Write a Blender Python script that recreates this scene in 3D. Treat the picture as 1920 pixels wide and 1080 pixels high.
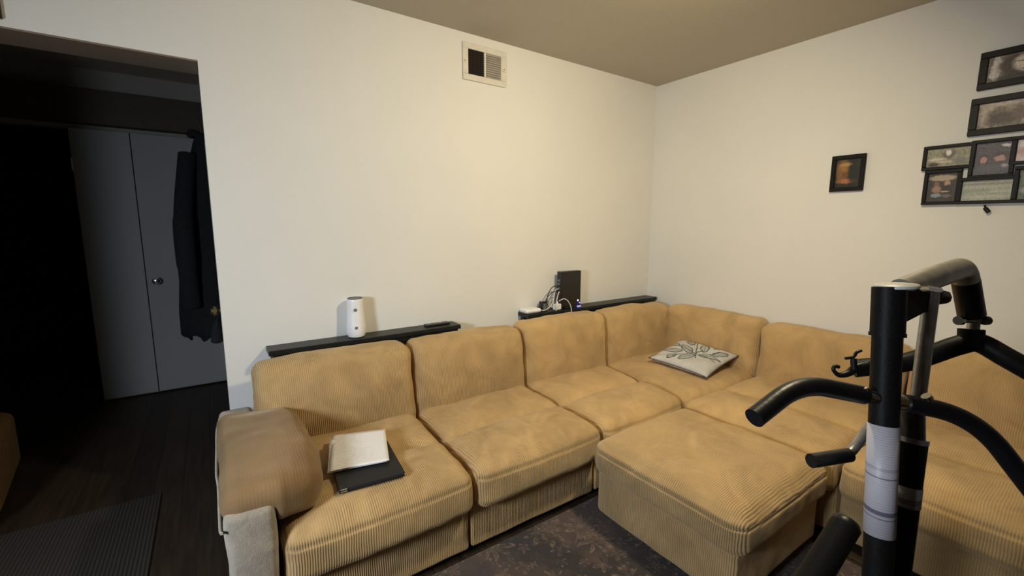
import bpy, bmesh, math, random
import numpy as np
from mathutils import Vector, Matrix, noise
from mathutils.bvhtree import BVHTree

for o in list(bpy.data.objects): bpy.data.objects.remove(o)
S = bpy.context.scene
COL = S.collection
random.seed(4)
PI = math.pi

# ------------------------------------------------------------------ camera
F_PX = 822.0
RM = Matrix(((0.82426, 0.07857, -0.56069), (-0.56621, 0.11845, -0.81570), (0.00233, 0.98985, 0.14212)))
def _cam_axes():
    def ray(u, v): return Vector(((u-960)/F_PX, -(v-540)/F_PX, -1.0))
    X = ray(2167, 425).normalized()
    Y = ray(389, 421); Y = (Y - X*X.dot(Y)).normalized()
    Z = X.cross(Y)
    return Matrix((X, Y, Z))
RM = _cam_axes()                      # rows: world axes in camera coordinates
H = 2.44
CAM = Vector((-3.029, -2.376, 1.346))
def ray(u, v): return RM @ Vector(((u-960)/F_PX, -(v-540)/F_PX, -1.0))
def onx(u, v, x): r = ray(u, v); return CAM + r*((x-CAM.x)/r.x)
def ony(u, v, y): r = ray(u, v); return CAM + r*((y-CAM.y)/r.y)
def onz(u, v, z): r = ray(u, v); return CAM + r*((z-CAM.z)/r.z)
def at(u, v, D): return CAM + ray(u, v)*D
cd = bpy.data.cameras.new('camera'); cam = bpy.data.objects.new('camera', cd); COL.objects.link(cam)
cam.matrix_world = Matrix.Translation(CAM) @ RM.to_4x4()
cd.sensor_width = 36; cd.lens = F_PX/1920*36; cd.clip_start = 0.02
S.camera = cam

# ------------------------------------------------------------------ light
W = bpy.data.worlds.new('world'); S.world = W; W.use_nodes = True
W.node_tree.nodes['Background'].inputs[0].default_value = (0.9, 0.85, 0.8, 1)
W.node_tree.nodes['Background'].inputs[1].default_value = 0.0
def area(name, loc, target, size, power, color, size_y=None, shape='DISK', spread=180):
    l = bpy.data.lights.new(name, 'AREA'); l.shape = shape; l.size = size
    if size_y: l.size_y = size_y
    l.energy = power; l.color = color; l.spread = math.radians(spread)
    o = bpy.data.objects.new(name, l); COL.objects.link(o); o.location = loc
    d = Vector(target) - Vector(loc); o.rotation_euler = d.to_track_quat('-Z', 'Y').to_euler()
    return o
# warm ceiling lamp (just out of the frame above) and cool light from the left of the room
LAMP, LAMP_AIM = Vector((-1.50, -1.80, 2.26)), Vector((-1.40, -.40, .80))
area('ceiling_lamp_light', LAMP, LAMP_AIM, 0.16, 33.5, (1.0, 0.85, 0.56))
area('cool_lamp_light', (-4.3, -1.9, 1.40), (-1.9, -.55, .35), 0.4, 33, (0.80, 0.89, 1.0), spread=145)
vs = S.view_settings
vs.view_transform = 'Standard'; vs.look = 'None'; vs.gamma = 1.0; vs.use_curve_mapping = False
vs.exposure = -0.30

# ------------------------------------------------------------------ node helpers
class NB:
    def __init__(s, name):
        s.m = bpy.data.materials.new(name); s.m.use_nodes = True
        s.t = s.m.node_tree; s.b = s.t.nodes['Principled BSDF']; s._c = None
    def n(s, t, **kw):
        x = s.t.nodes.new(t)
        for k, v in kw.items(): setattr(x, k, v)
        return x
    def put(s, sock, v):
        if isinstance(v, bpy.types.NodeSocket): s.t.links.new(v, sock)
        elif isinstance(v, (tuple, list)) and len(v) == 3 and sock.type == 'RGBA': sock.default_value = (*v, 1)
        else: sock.default_value = v
    def math(s, op, a, b=None, c=None, clamp=False):
        x = s.n('ShaderNodeMath', operation=op, use_clamp=clamp); s.put(x.inputs[0], a)
        if b is not None: s.put(x.inputs[1], b)
        if c is not None: s.put(x.inputs[2], c)
        return x.outputs[0]
    def vmath(s, op, a, b):
        x = s.n('ShaderNodeVectorMath', operation=op); s.put(x.inputs[0], a); s.put(x.inputs[1], b); return x.outputs[0]
    def co(s):
        if not s._c: s._c = s.n('ShaderNodeTexCoord').outputs['Object']
        return s._c
    def xyz(s, v=None):
        x = s.n('ShaderNodeSeparateXYZ'); s.put(x.inputs[0], v or s.co()); return x.outputs
    def noise(s, scale, detail=3, rough=.5, vec=None, dist=0):
        x = s.n('ShaderNodeTexNoise'); s.put(x.inputs['Vector'], vec or s.co())
        x.inputs['Scale'].default_value = scale; x.inputs['Detail'].default_value = detail
        x.inputs['Roughness'].default_value = rough; x.inputs['Distortion'].default_value = dist
        return x.outputs['Fac']
    def rng(s, v, a, b, c=0., d=1., smooth=False):
        x = s.n('ShaderNodeMapRange'); s.put(x.inputs[0], v)
        if smooth: x.interpolation_type = 'SMOOTHSTEP'
        for i, q in zip((1, 2, 3, 4), (a, b, c, d)): s.put(x.inputs[i], q)
        return x.outputs[0]
    def mix(s, f, a, b, mode='MIX'):
        x = s.n('ShaderNodeMix', data_type='RGBA', blend_type=mode)
        s.put(x.inputs[0], f); s.put(x.inputs[6], a); s.put(x.inputs[7], b); return x.outputs[2]
    def bump(s, h, dist=.002, strength=1., normal=None):
        x = s.n('ShaderNodeBump'); x.inputs['Strength'].default_value = strength; x.inputs['Distance'].default_value = dist
        s.put(x.inputs['Height'], h)
        if normal: s.put(x.inputs['Normal'], normal)
        s.t.links.new(x.outputs[0], s.b.inputs['Normal']); return x.outputs[0]
    def set(s, color=None, rough=None, metal=None, **kw):
        if color is not None: s.put(s.b.inputs['Base Color'], color)
        if rough is not None: s.put(s.b.inputs['Roughness'], rough)
        if metal is not None: s.put(s.b.inputs['Metallic'], metal)
        for k, v in kw.items(): s.put(s.b.inputs[k.replace('_', ' ')], v)
        return s.m

def simple(name, col, rough=.5, metal=0., var=.12, scale=30, bump=0., **kw):
    b = NB(name); nz = b.noise(scale, 4)
    k = b.rng(nz, .3, .7, 1-var, 1+var)
    c = b.mix(1.0, col, k, 'MULTIPLY')
    if bump: b.bump(nz, bump)
    return b.set(c, rough, metal, **kw)

# corduroy: ridges along one local axis, patches where the nap is brushed smooth
def corduroy(name, col, axis='x', pitch=.0078, depth=.0030, dark=.58, side=1., ribs=1.):
    b = NB(name); X = b.xyz()
    c = X[0] if axis == 'x' else X[1]
    wob = b.math('MULTIPLY', b.math('SUBTRACT', b.noise(9, 2), .5), .012)
    ph = b.math('MULTIPLY', b.math('ADD', c, wob), 2*PI/pitch)
    w = b.math('MULTIPLY_ADD', b.math('SINE', ph), .5, .5)
    w = b.math('POWER', w, .6)
    N = b.xyz(b.n('ShaderNodeNewGeometry').outputs['Normal'])
    steep = b.rng(b.math('ABSOLUTE', N[2]), .75, .35, 0., 1., True)             # sides keep their ridges, tops are sat smooth
    brushed = b.rng(b.noise(4.5, 3, .55, dist=.6), .36, .62, 0., 1., True)     # 0 = smooth nap
    hi = b.rng(X[2], .42, .62, 1., .35)
    brushed = b.math('MAXIMUM', b.math('MULTIPLY', brushed, .75), b.math('MULTIPLY', b.math('MULTIPLY', steep, hi), side))
    amt = b.math('MULTIPLY', brushed, .9*ribs)
    amt = b.math('ADD', amt, .1)
    fuzz = b.noise(420, 2, .7)
    h = b.math('ADD', b.math('MULTIPLY', w, amt), b.math('MULTIPLY', fuzz, .35))
    b.bump(h, depth, 1.0)
    nap = b.rng(b.noise(4.6, 5, .55, dist=.9), .28, .72, 0.70, 1.15)
    big = b.rng(b.noise(2.6, 2, .5), .3, .7, .88, 1.06)
    k = b.math('MULTIPLY', nap, big)
    k = b.math('MULTIPLY', k, b.rng(fuzz, .2, .8, .9, 1.1))
    # groove shade painted into the pile colour, darker between the ridges
    k = b.math('MULTIPLY', k, b.math('SUBTRACT', 1.0, b.math('MULTIPLY', b.math('SUBTRACT', 1.0, w), b.math('MULTIPLY', amt, 1-dark))))
    cc = b.mix(1.0, col, k, 'MULTIPLY')
    stain = b.rng(b.noise(3.3, 5, .6, vec=b.vmath('ADD', b.co(), (3.1, 1.7, .4))), .60, .76, 0., .35, True)
    cc = b.mix(stain, cc, (.23, .145, .065))
    return b.set(cc, .92, 0, Sheen_Weight=.35, Sheen_Roughness=.45, Sheen_Tint=(1., .86, .6))

TAN = (.60, .390, .170)
M = {}
M['cord'] = corduroy('tan corduroy', TAN, 'x')
M['cord_soft'] = corduroy('tan corduroy worn smooth', TAN, 'x', ribs=.38)
M['cord_soft_y'] = corduroy('tan corduroy worn smooth cross', TAN, 'y', ribs=.38)
M['cord_y'] = corduroy('tan corduroy cross', TAN, 'y')
M['cord_shaded'] = corduroy('tan corduroy shaded', (.255, .150, .062), 'x', .010, .0012, .94, .2, .35)  # same tan fabric, the weaker light put into a darker colour
def plush_cool():
    b = NB('plush in cool light'); f = b.noise(300, 3, .7); g = b.noise(14, 4, .6, dist=1.)
    k = b.math('MULTIPLY', b.rng(f, .2, .8, .82, 1.15), b.rng(g, .3, .7, .75, 1.12))
    b.bump(b.math('ADD', f, b.math('MULTIPLY', g, 1.5)), .003)
    return b.set(b.mix(1., (.41, .345, .26), k, 'MULTIPLY'), .95, 0, Sheen_Weight=.4)  # cool light on the arm fabric put into the colour as grey beige
M['plush'] = plush_cool()
def wallmat(name, col, bs=.0012):
    b = NB(name); a = b.noise(160, 4, .6); g = b.noise(1.3, 3)
    b.bump(a, bs, .8)
    k = b.rng(g, .3, .7, .965, 1.025)
    return b.set(b.mix(1., col, k, 'MULTIPLY'), .75)
M['wall'] = wallmat('wall paint', (.78, .765, .72))
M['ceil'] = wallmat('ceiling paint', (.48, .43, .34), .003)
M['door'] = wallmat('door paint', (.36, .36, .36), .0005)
M['wallbrown'] = wallmat('unseen wall brown to cut bounce', (.20, .15, .11), .001)  # unseen walls given a dark brown to lower the bounced light
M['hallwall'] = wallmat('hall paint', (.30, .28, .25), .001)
M['valance'] = simple('dark brown wood board', (.05, .035, .018), .6, bump=.001)
M['black'] = simple('black satin steel', (.008, .008, .009), .40, .0, var=.2, scale=60, Specular_IOR_Level=.3)
M['soffit'] = wallmat('opening soffit shade brown', (.22, .165, .115), .001)  # shade on the opening's underside put into the colour
M['blackpaint'] = simple('black powder coat', (.008, .0075, .0072), .5, .0, var=.3, scale=200, bump=.0003, Specular_IOR_Level=.12)
M['foam'] = simple('black foam grip', (.006, .006, .008), .38, 0, var=.2, scale=150, bump=.0003, Specular_IOR_Level=.45)
M['chrome'] = simple('chrome', (.72, .71, .69), .16, 1.0, var=.06)
M['steel'] = simple('brushed steel tube', (.40, .385, .36), .32, .75, var=.15, scale=80)
M['darksteel'] = simple('dark steel sleeve', (.10, .095, .085), .35, .6, var=.2, scale=80)
M['silver'] = simple('worn silver paint', (.36, .335, .285), .40, .5, var=.18, scale=40)
M['whitecap'] = simple('pale plastic cap', (.62, .62, .58), .45)
M['brass'] = simple('brass', (.75, .58, .28), .22, 1.0, var=.05)
M['shelf'] = simple('black shelf board', (.010, .0115, .0115), .42, 0, var=.3, scale=25, bump=.0004, Specular_IOR_Level=.35)
M['whiteplastic'] = simple('white plastic', (.86, .86, .86), .35, 0, var=.03)
M['greyplastic'] = simple('grey plastic', (.16, .17, .18), .45, 0, var=.1)
M['router'] = simple('black router plastic', (.012, .012, .013), .35, 0, var=.2)
M['cable_w'] = simple('white cable', (.72, .70, .66), .5)
M['cable_b'] = simple('black cable', (.02, .02, .02), .5)
M['frame'] = simple('black frame wood', (.010, .008, .0075), .45, 0, var=.3, scale=40, Specular_IOR_Level=.2)
M['coat'] = simple('black coat cloth', (.006, .006, .0075), .95, 0, var=.3, scale=50, bump=.002)
M['ventpaint'] = simple('vent cream paint', (.70, .66, .57), .55, 0, var=.06)
M['ventgrey'] = simple('vent dusty grey', (.42, .38, .32), .7, 0, var=.1)
M['ventdark'] = simple('vent dark duct', (.022, .016, .010), .9)
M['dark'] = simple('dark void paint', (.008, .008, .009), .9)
M['tanchair'] = simple('tan upholstery', (.13, .07, .015), .8, 0, var=.2, scale=20, bump=.002)
M['binder'] = simple('black binder cloth', (.015, .015, .016), .55, 0, var=.2, scale=120, bump=.0003, Specular_IOR_Level=.3)
M['foot'] = simple('black plastic foot', (.01, .01, .01), .5)
def emit(name, col, st):
    b = NB(name); return b.set((.02, .02, .02), .4, 0, Emission_Color=col, Emission_Strength=st)
M['led'] = emit('blue led', (.12, .12, 1.0), 9.)
M['ledw'] = emit('white blue led', (.75, .75, 1.0), 9.)
M['lampglow'] = emit('lamp diffuser', (1., .82, .55), 3.)

def floor_mat():
    b = NB('dark wood floor'); X = b.xyz()
    row = b.math('FLOOR', b.math('MULTIPLY', X[0], 1/.12))
    wn = b.n('ShaderNodeTexWhiteNoise', noise_dimensions='1D'); b.put(wn.inputs['W'], row)
    st = b.vmath('MULTIPLY', b.co(), (14., 1.2, 1.)); g = b.noise(3, 5, .6, vec=st)
    k = b.math('MULTIPLY', b.rng(g, .3, .7, .6, 1.3), b.rng(wn.outputs[0], 0., 1., .75, 1.2))
    fx = b.math('FRACT', b.math('MULTIPLY', X[0], 1/.12))
    gap = b.rng(b.math('ABSOLUTE', b.math('SUBTRACT', fx, .5)), .47, .5, 0., 1.)
    b.bump(b.math('SUBTRACT', g, b.math('MULTIPLY', gap, 2.)), .001)
    return b.set(b.mix(1., (.035, .022, .013), k, 'MULTIPLY'), .5)
M['floor'] = floor_mat()

def rug_mat():
    b = NB('floral rug'); X = b.xyz()
    base = b.mix(b.rng(b.noise(2.4, 4, .6, dist=.8), .40, .60, 0, 1, True), (.030, .022, .017), (.092, .058, .042))
    nav = b.rng(b.noise(3.1, 3, .5, vec=b.vmath('ADD', b.co(), (5.3, 2.2, 0.)), dist=.7), .56, .66, 0., 1., True)
    col = b.mix(b.math('MULTIPLY', nav, .55), base, (.024, .020, .028))
    col2 = col
    def flowers(col, cell, npet, color, seed, size, amt):
        v = b.n('ShaderNodeTexVoronoi', voronoi_dimensions='2D'); v.inputs['Scale'].default_value = 1/cell; v.inputs['Randomness'].default_value = .8
        p = b.vmath('ADD', b.co(), (seed, seed*.7, 0.))
        wp = b.n('ShaderNodeTexNoise'); wp.inputs['Scale'].default_value = 16; b.put(wp.inputs['Vector'], b.co())
        p = b.vmath('ADD', p, b.vmath('MULTIPLY', b.vmath('SUBTRACT', wp.outputs['Color'], (.5, .5, .5)), (cell*.25, cell*.25, 0)))
        b.put(v.inputs['Vector'], p)
        loc = b.vmath('SUBTRACT', p, b.vmath('MULTIPLY', v.outputs['Position'], (1, 1, 1)))
        L = b.xyz(loc)
        r = b.math('SQRT', b.math('ADD', b.math('MULTIPLY', L[0], L[0]), b.math('MULTIPLY', L[1], L[1])))
        a = b.math('ARCTAN2', L[1], L[0])
        wn = b.n('ShaderNodeSeparateColor'); b.put(wn.inputs[0], v.outputs['Color'])
        pet = b.math('MULTIPLY_ADD', b.math('SINE', b.math('MULTIPLY', a, npet)), .42, .58)
        R = b.math('MULTIPLY', b.math('MULTIPLY', pet, size*cell), b.rng(wn.outputs[0], 0, 1, .45, 1.1))
        edge = b.math('ABSOLUTE', b.math('SUBTRACT', r, R))
        line = b.rng(edge, cell*.02, cell*.07, 1., 0.)
        fill = b.math('MULTIPLY', b.rng(b.math('SUBTRACT', R, r), 0, cell*.05, 0., .35), b.rng(wn.outputs[1], .3, .7, .2, 1.))
        core = b.rng(r, cell*.03, cell*.08, .8, 0.)
        f = b.math('MAXIMUM', b.math('MAXIMUM', line, fill), core)
        brk = b.rng(b.noise(46, 4, .65), .42, .58, .05, 1.)
        return b.mix(b.math('MULTIPLY', b.math('MULTIPLY', f, brk), amt), col, color)
    col = flowers(col, .21, 9, (.30, .21, .13), 0.37, .45, .7)
    col = flowers(col, .085, 5, (.27, .175, .12), 1.9, .42, .75)
    col = flowers(col, .12, 6, (.09, .055, .075), 4.2, .42, .6)
    pile = b.noise(500, 2, .7)
    col = b.mix(1., col, b.rng(pile, .2, .8, .75, 1.25), 'MULTIPLY')
    b.bump(pile, .002, 1.)
    return b.set(col, .95, 0, Sheen_Weight=.2)
M['rug'] = rug_mat()

def mat_ribbed():
    b = NB('ribbed doormat'); X = b.xyz()
    w = b.math('MULTIPLY_ADD', b.math('SINE', b.math('MULTIPLY', X[0], 2*PI/.014)), .5, .5)
    b.bump(w, .003)
    return b.set(b.mix(w, (.018, .014, .011), (.048, .040, .034)), .9)
M['doormat'] = mat_ribbed()

# flat prints: soft blobs of colour, in the local x/z plane of the picture (metres)
def print_mat(name, bg, blobs, w, h, rough=.5, var=.35, warm=None):
    b = NB(name); X = b.xyz()
    x = b.math('DIVIDE', X[0], w/2); z = b.math('DIVIDE', X[2], h/2)
    dn = b.n('ShaderNodeTexNoise'); dn.inputs['Scale'].default_value = 9/max(w, h); dn.inputs['Detail'].default_value = 3; b.put(dn.inputs['Vector'], b.co())
    sp = b.n('ShaderNodeSeparateColor'); b.put(sp.inputs[0], dn.outputs['Color'])
    x = b.math('ADD', x, b.math('MULTIPLY', b.math('SUBTRACT', sp.outputs[0], .5), .22))
    z = b.math('ADD', z, b.math('MULTIPLY', b.math('SUBTRACT', sp.outputs[1], .5), .22))
    col = b.mix(b.rng(b.noise(14/max(w, h), 4, .6), .35, .65, 0, 1), tuple(c*(1-var) for c in bg), tuple(min(1, c*(1+var)) for c in bg))
    for (cx, cz, rx, rz, c, *soft) in blobs:
        s = soft[0] if soft else .35
        dx = b.math('DIVIDE', b.math('SUBTRACT', x, cx), rx); dz = b.math('DIVIDE', b.math('SUBTRACT', z, cz), rz)
        q = b.math('SQRT', b.math('ADD', b.math('MULTIPLY', dx, dx), b.math('MULTIPLY', dz, dz)))
        col = b.mix(b.rng(q, 1-s, 1+s, 1., 0., True), col, c)
    fine = b.noise(34/max(w, h), 5, .7); col = b.mix(1., col, b.rng(fine, .3, .7, .62, 1.30), 'MULTIPLY')
    return b.set(col, rough)

def pillow_mat():
    b = NB('grey linen with leaf print'); X = b.xyz()
    wv = b.noise(260, 2, .7)
    dn = b.n('ShaderNodeTexNoise'); dn.inputs['Scale'].default_value = 18; b.put(dn.inputs['Vector'], b.co())
    sp = b.n('ShaderNodeSeparateColor'); b.put(sp.inputs[0], dn.outputs['Color'])
    x = b.math('ADD', X[0], b.math('MULTIPLY', b.math('SUBTRACT', sp.outputs[0], .5), .018))
    y = b.math('ADD', X[1], b.math('MULTIPLY', b.math('SUBTRACT', sp.outputs[1], .5), .018))
    col = b.mix(b.rng(b.noise(12, 4), .3, .7), (.50, .49, .47), (.62, .605, .58))
    ink = (.045, .06, .06)
    acc = None; fillacc = None
    leaves = [(-.02, -.10, 1.9, .055, .020), (.07, -.03, .3, .05, .022), (-.09, -.01, 2.6, .05, .02), (.00, .04, .9, .055, .024), (.10, .07, .5, .05, .02),
              (-.06, .09, 2.0, .05, .02), (.05, -.12, -.5, .055, .02), (.13, -.08, -.2, .04, .018), (-.12, .06, 2.9, .035, .016), (.03, .13, 1.2, .045, .02)]
    for (cx, cy, a, L, wd) in leaves:
        cx, cy, L, wd = cx*1.2+.02, cy*1.2+.01, L*1.25, wd*1.25
        ca, sa = math.cos(a), math.sin(a)
        dx = b.math('SUBTRACT', x, cx); dy = b.math('SUBTRACT', y, cy)
        u = b.math('ADD', b.math('MULTIPLY', dx, ca), b.math('MULTIPLY', dy, sa))
        v = b.math('ADD', b.math('MULTIPLY', dx, -sa), b.math('MULTIPLY', dy, ca))
        un = b.math('DIVIDE', u, L)
        half = b.math('MULTIPLY', b.math('SUBTRACT', 1., b.math('MULTIPLY', un, un)), wd)
        av = b.math('ABSOLUTE', v)
        e = b.math('ABSOLUTE', b.math('SUBTRACT', av, half))
        inside = b.math('LESS_THAN', b.math('ABSOLUTE', un), 1.03)
        line = b.math('MULTIPLY', b.rng(e, .0026, .0055, 1., 0.), inside)
        mid = b.math('MULTIPLY', b.rng(av, .0012, .003, .8, 0.), inside)
        l = b.math('MAXIMUM', line, mid)
        acc = l if acc is None else b.math('MAXIMUM', acc, l)
        fl = b.math('MULTIPLY', b.rng(b.math('SUBTRACT', half, av), 0, .002, 0., .38), inside)
        fillacc = fl if fillacc is None else b.math('MAXIMUM', fillacc, fl)
    for (cx, cy, a, L) in [(0., 0., 1.35, .17), (.04, 0., .45, .13), (-.04, .02, 2.6, .11), (.04, -.07, -.7, .09)]:
        ca, sa = math.cos(a), math.sin(a)
        dx = b.math('SUBTRACT', x, cx); dy = b.math('SUBTRACT', y, cy)
        u = b.math('ADD', b.math('MULTIPLY', dx, ca), b.math('MULTIPLY', dy, sa))
        v = b.math('ABSOLUTE', b.math('ADD', b.math('MULTIPLY', dx, -sa), b.math('MULTIPLY', dy, ca)))
        l = b.math('MULTIPLY', b.rng(v, .0024, .005, 1., 0.), b.math('LESS_THAN', b.math('ABSOLUTE', u), L))
        acc = b.math('MAXIMUM', acc, l)
    top = b.math('GREATER_THAN', X[2], 0.)
    col = b.mix(b.math('MULTIPLY', fillacc, top), col, (.20, .26, .235))
    col = b.mix(b.math('MULTIPLY', b.math('MULTIPLY', acc, top), .92), col, ink)
    col = b.mix(1., col, b.rng(wv, .2, .8, .88, 1.1), 'MULTIPLY')
    b.bump(wv, .001)
    return b.set(col, .9)
M['pillow'] = pillow_mat()
M['pillowside'] = simple('dark grey piping', (.09, .085, .085), .9)

def paper_mat():
    b = NB('white paper with pencil notes'); X = b.xyz()
    n1 = b.noise(60, 5, .75, vec=b.vmath('MULTIPLY', b.co(), (1., 2.2, 1.)))
    rows = b.math('MULTIPLY_ADD', b.math('SINE', b.math('MULTIPLY', X[1], 2*PI/.018)), .5, .5)
    reg = b.math('MULTIPLY', b.rng(b.noise(11, 2), .40, .50), b.rng(X[0], .05, .02, .15, 1))
    ink = b.math('MULTIPLY', b.math('MULTIPLY', b.rng(n1, .47, .53), b.rng(rows, .45, .75)), reg)
    col = b.mix(b.math('MULTIPLY', ink, .32), (.84, .82, .80), (.32, .32, .36))
    return b.set(col, .7)
M['paper'] = paper_mat()

def label_mat(name, col, ink, lines):
    b = NB(name); X = b.xyz()
    t = b.noise(900, 2, .8, vec=b.vmath('MULTIPLY', b.co(), (1., 1., 3.)))
    rows = b.math('MULTIPLY_ADD', b.math('SINE', b.math('MULTIPLY', X[2], 2*PI/.0042)), .5, .5)
    ink_f = b.math('MULTIPLY', b.rng(t, .42, .56), b.rng(rows, .45, .75))
    c = b.mix(b.math('MULTIPLY', ink_f, .55), col, ink)
    for z0, hw, cc in lines:
        d = b.math('ABSOLUTE', b.math('SUBTRACT', X[2], z0))
        c = b.mix(b.math('LESS_THAN', d, hw), c, cc)
    return b.set(c, .45)

# ------------------------------------------------------------------ mesh helpers
def mesh_obj(name, verts, faces, mat, parent=None, smooth=False):
    me = bpy.data.meshes.new(name); me.from_pydata([tuple(v) for v in verts], [], faces); me.update()
    if mat: me.materials.append(mat)
    if smooth: me.polygons.foreach_set('use_smooth', [True]*len(me.polygons))
    o = bpy.data.objects.new(name, me); COL.objects.link(o)
    if parent: o.parent = parent
    return o
def bm_obj(name, bm, mat, parent=None, smooth=False):
    me = bpy.data.meshes.new(name); bmesh.ops.recalc_face_normals(bm, faces=bm.faces); bm.to_mesh(me); bm.free()
    if mat: me.materials.append(mat)
    if smooth: me.polygons.foreach_set('use_smooth', [True]*len(me.polygons))
    o = bpy.data.objects.new(name, me); COL.objects.link(o)
    if parent: o.parent = parent
    return o
def empty(name, loc=(0, 0, 0), rz=0., label=None, cat=None, group=None):
    o = bpy.data.objects.new(name, None); COL.objects.link(o); o.location = loc; o.rotation_euler = (0, 0, rz)
    o.empty_display_size = .05
    if label: tag(o, label, cat, group)
    return o
def tag(o, label, cat, group=None):
    o['label'] = label; o['category'] = cat
    if group: o['group'] = group
    return o
def struct(o, label=None):
    o['kind'] = 'structure'
    if label: o['label'] = label
    return o
def add_box(bm, x0, x1, y0, y1, z0, z1, bevel=0., seg=2):
    vs_ = [bm.verts.new(p) for p in ((x0, y0, z0), (x1, y0, z0), (x1, y1, z0), (x0, y1, z0), (x0, y0, z1), (x1, y0, z1), (x1, y1, z1), (x0, y1, z1))]
    fs = [bm.faces.new([vs_[i] for i in f]) for f in ((0, 3, 2, 1), (4, 5, 6, 7), (0, 1, 5, 4), (1, 2, 6, 5), (2, 3, 7, 6), (3, 0, 4, 7))]
    if bevel:
        es = {e for f in fs for e in f.edges}
        bmesh.ops.bevel(bm, geom=list(es), offset=bevel, segments=seg, affect='EDGES', profile=.5)
def box(name, x0, x1, y0, y1, z0, z1, mat, parent=None, bevel=0., seg=2):
    bm = bmesh.new(); add_box(bm, x0, x1, y0, y1, z0, z1, bevel, seg); return bm_obj(name, bm, mat, parent)

def axis_samples(h, r, n_flat, n_r=5):
    inner = h - r
    e = [inner + r*math.tan(PI/4*k/n_r) for k in range(1, n_r+1)]
    flat = list(np.linspace(-inner, inner, n_flat+1)) if inner > 1e-5 else [0.]
    return [-q for q in reversed(e)] + flat + e
def rounded(name, lo, hi, r, mat, parent=None, n=(24, 24, 10), deform=None, n_r=5):
    """soft rounded box; deform(p, normal) -> new point"""
    lo = Vector(lo); hi = Vector(hi); c = (lo+hi)/2; h = (hi-lo)/2
    S3 = [axis_samples(h[i], min(r, h[i]-1e-4), n[i], n_r) for i in range(3)]
    verts = []; idx = {}; faces = []
    def vid(p):
        k = (round(p[0], 5), round(p[1], 5), round(p[2], 5))
        if k not in idx:
            q = Vector(p); inn = Vector([max(-(h[i]-r), min(h[i]-r, q[i])) for i in range(3)]); dd = q-inn
            nn = dd.normalized() if dd.length > 1e-9 else Vector((0, 0, 1))
            pt = inn + nn*min(r, 9) + c
            if deform: pt = deform(pt, nn)
            idx[k] = len(verts); verts.append(pt)
        return idx[k]
    for a in range(3):
        u, v = (a+1) % 3, (a+2) % 3
        for sgn in (-1, 1):
            for i in range(len(S3[u])-1):
                for j in range(len(S3[v])-1):
                    q = []
                    for (ii, jj) in ((i, j), (i+1, j), (i+1, j+1), (i, j+1)):
                        p = [0, 0, 0]; p[a] = sgn*h[a]; p[u] = S3[u][ii]; p[v] = S3[v][jj]; q.append(vid(p))
                    if sgn < 0: q.reverse()
                    faces.append(q)
    return mesh_obj(name, verts, faces, mat, parent, True)

def tube_bm(bm, pts, rad, seg=20, cap=True, ovals=None):
    """sweep a circle along points; rad number or list"""
    pts = [Vector(p) for p in pts]; n = len(pts)
    rads = rad if isinstance(rad, (list, tuple)) else [rad]*n
    rings = []; prev = None
    for i, p in enumerate(pts):
        t = (pts[min(i+1, n-1)]-pts[max(i-1, 0)]).normalized()
        if prev is None:
            a = Vector((0, 0, 1)) if abs(t.z) < .9 else Vector((1, 0, 0)); u = t.cross(a).normalized()
        else:
            u = (prev - t*prev.dot(t)).normalized()
        prev = u; v = t.cross(u)
        rings.append([bm.verts.new(p + (u*math.cos(2*PI*k/seg)+v*math.sin(2*PI*k/seg))*rads[i]) for k in range(seg)])
    for a, b_ in zip(rings, rings[1:]):
        for k in range(seg): bm.faces.new((a[k], a[(k+1) % seg], b_[(k+1) % seg], b_[k]))
    if cap: bm.faces.new(list(reversed(rings[0]))); bm.faces.new(rings[-1])
def smooth_path(pts, n=8):
    """Catmull-Rom"""
    P = [Vector(p) for p in pts]; P = [P[0]*2-P[1]] + P + [P[-1]*2-P[-2]]; out = []
    for i in range(1, len(P)-2):
        for k in range(n):
            t = k/n; a, b_, c, d = P[i-1:i+3]
            out.append(.5*((2*b_)+(c-a)*t+(2*a-5*b_+4*c-d)*t*t+(3*b_-a-3*c+d)*t**3))
    out.append(P[-2]); return out
def round_corners(pts, r, n=7):
    P = [Vector(p) for p in pts]; out = [P[0]]
    for a, b_, c in zip(P, P[1:], P[2:]):
        d1 = (a-b_); d2 = (c-b_); rr = min(r, d1.length*.49, d2.length*.49)
        s, e = b_+d1.normalized()*rr, b_+d2.normalized()*rr
        for k in range(n+1):
            t = k/n; out.append(s*(1-t)**2+b_*2*t*(1-t)+e*t*t)
    out.append(P[-1]); return out
def tube(name, pts, rad, mat, parent=None, seg=20, smooth=True):
    bm = bmesh.new(); tube_bm(bm, pts, rad, seg); o = bm_obj(name, bm, mat, parent, smooth)
    o.data.set_sharp_from_angle(angle=math.radians(50)); return o
def lathe(name, prof, mat, parent=None, seg=32, loc=(0, 0, 0), axis='z', smooth=True):
    verts = []; faces = []
    for (r, z) in prof:
        for k in range(seg):
            a = 2*PI*k/seg; verts.append((r*math.cos(a), r*math.sin(a), z))
    for i in range(len(prof)-1):
        for k in range(seg):
            faces.append((i*seg+k, i*seg+(k+1) % seg, (i+1)*seg+(k+1) % seg, (i+1)*seg+k))
    faces.append(tuple(reversed(range(seg)))); faces.append(tuple((len(prof)-1)*seg+k for k in range(seg)))
    if axis == 'y': verts = [(x, -z, y) for x, y, z in verts]
    if axis == 'x': verts = [(z, x, y) for x, y, z in verts]
    verts = [Vector(v)+Vector(loc) for v in verts]
    o = mesh_obj(name, verts, faces, mat, parent, smooth)
    if smooth: o.data.set_sharp_from_angle(angle=math.radians(40))
    return o
def nz(p, s, seed=0.): return noise.noise(Vector((p[0]*s+seed, p[1]*s-seed*.7, p[2]*s+seed*1.3)))

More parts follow.
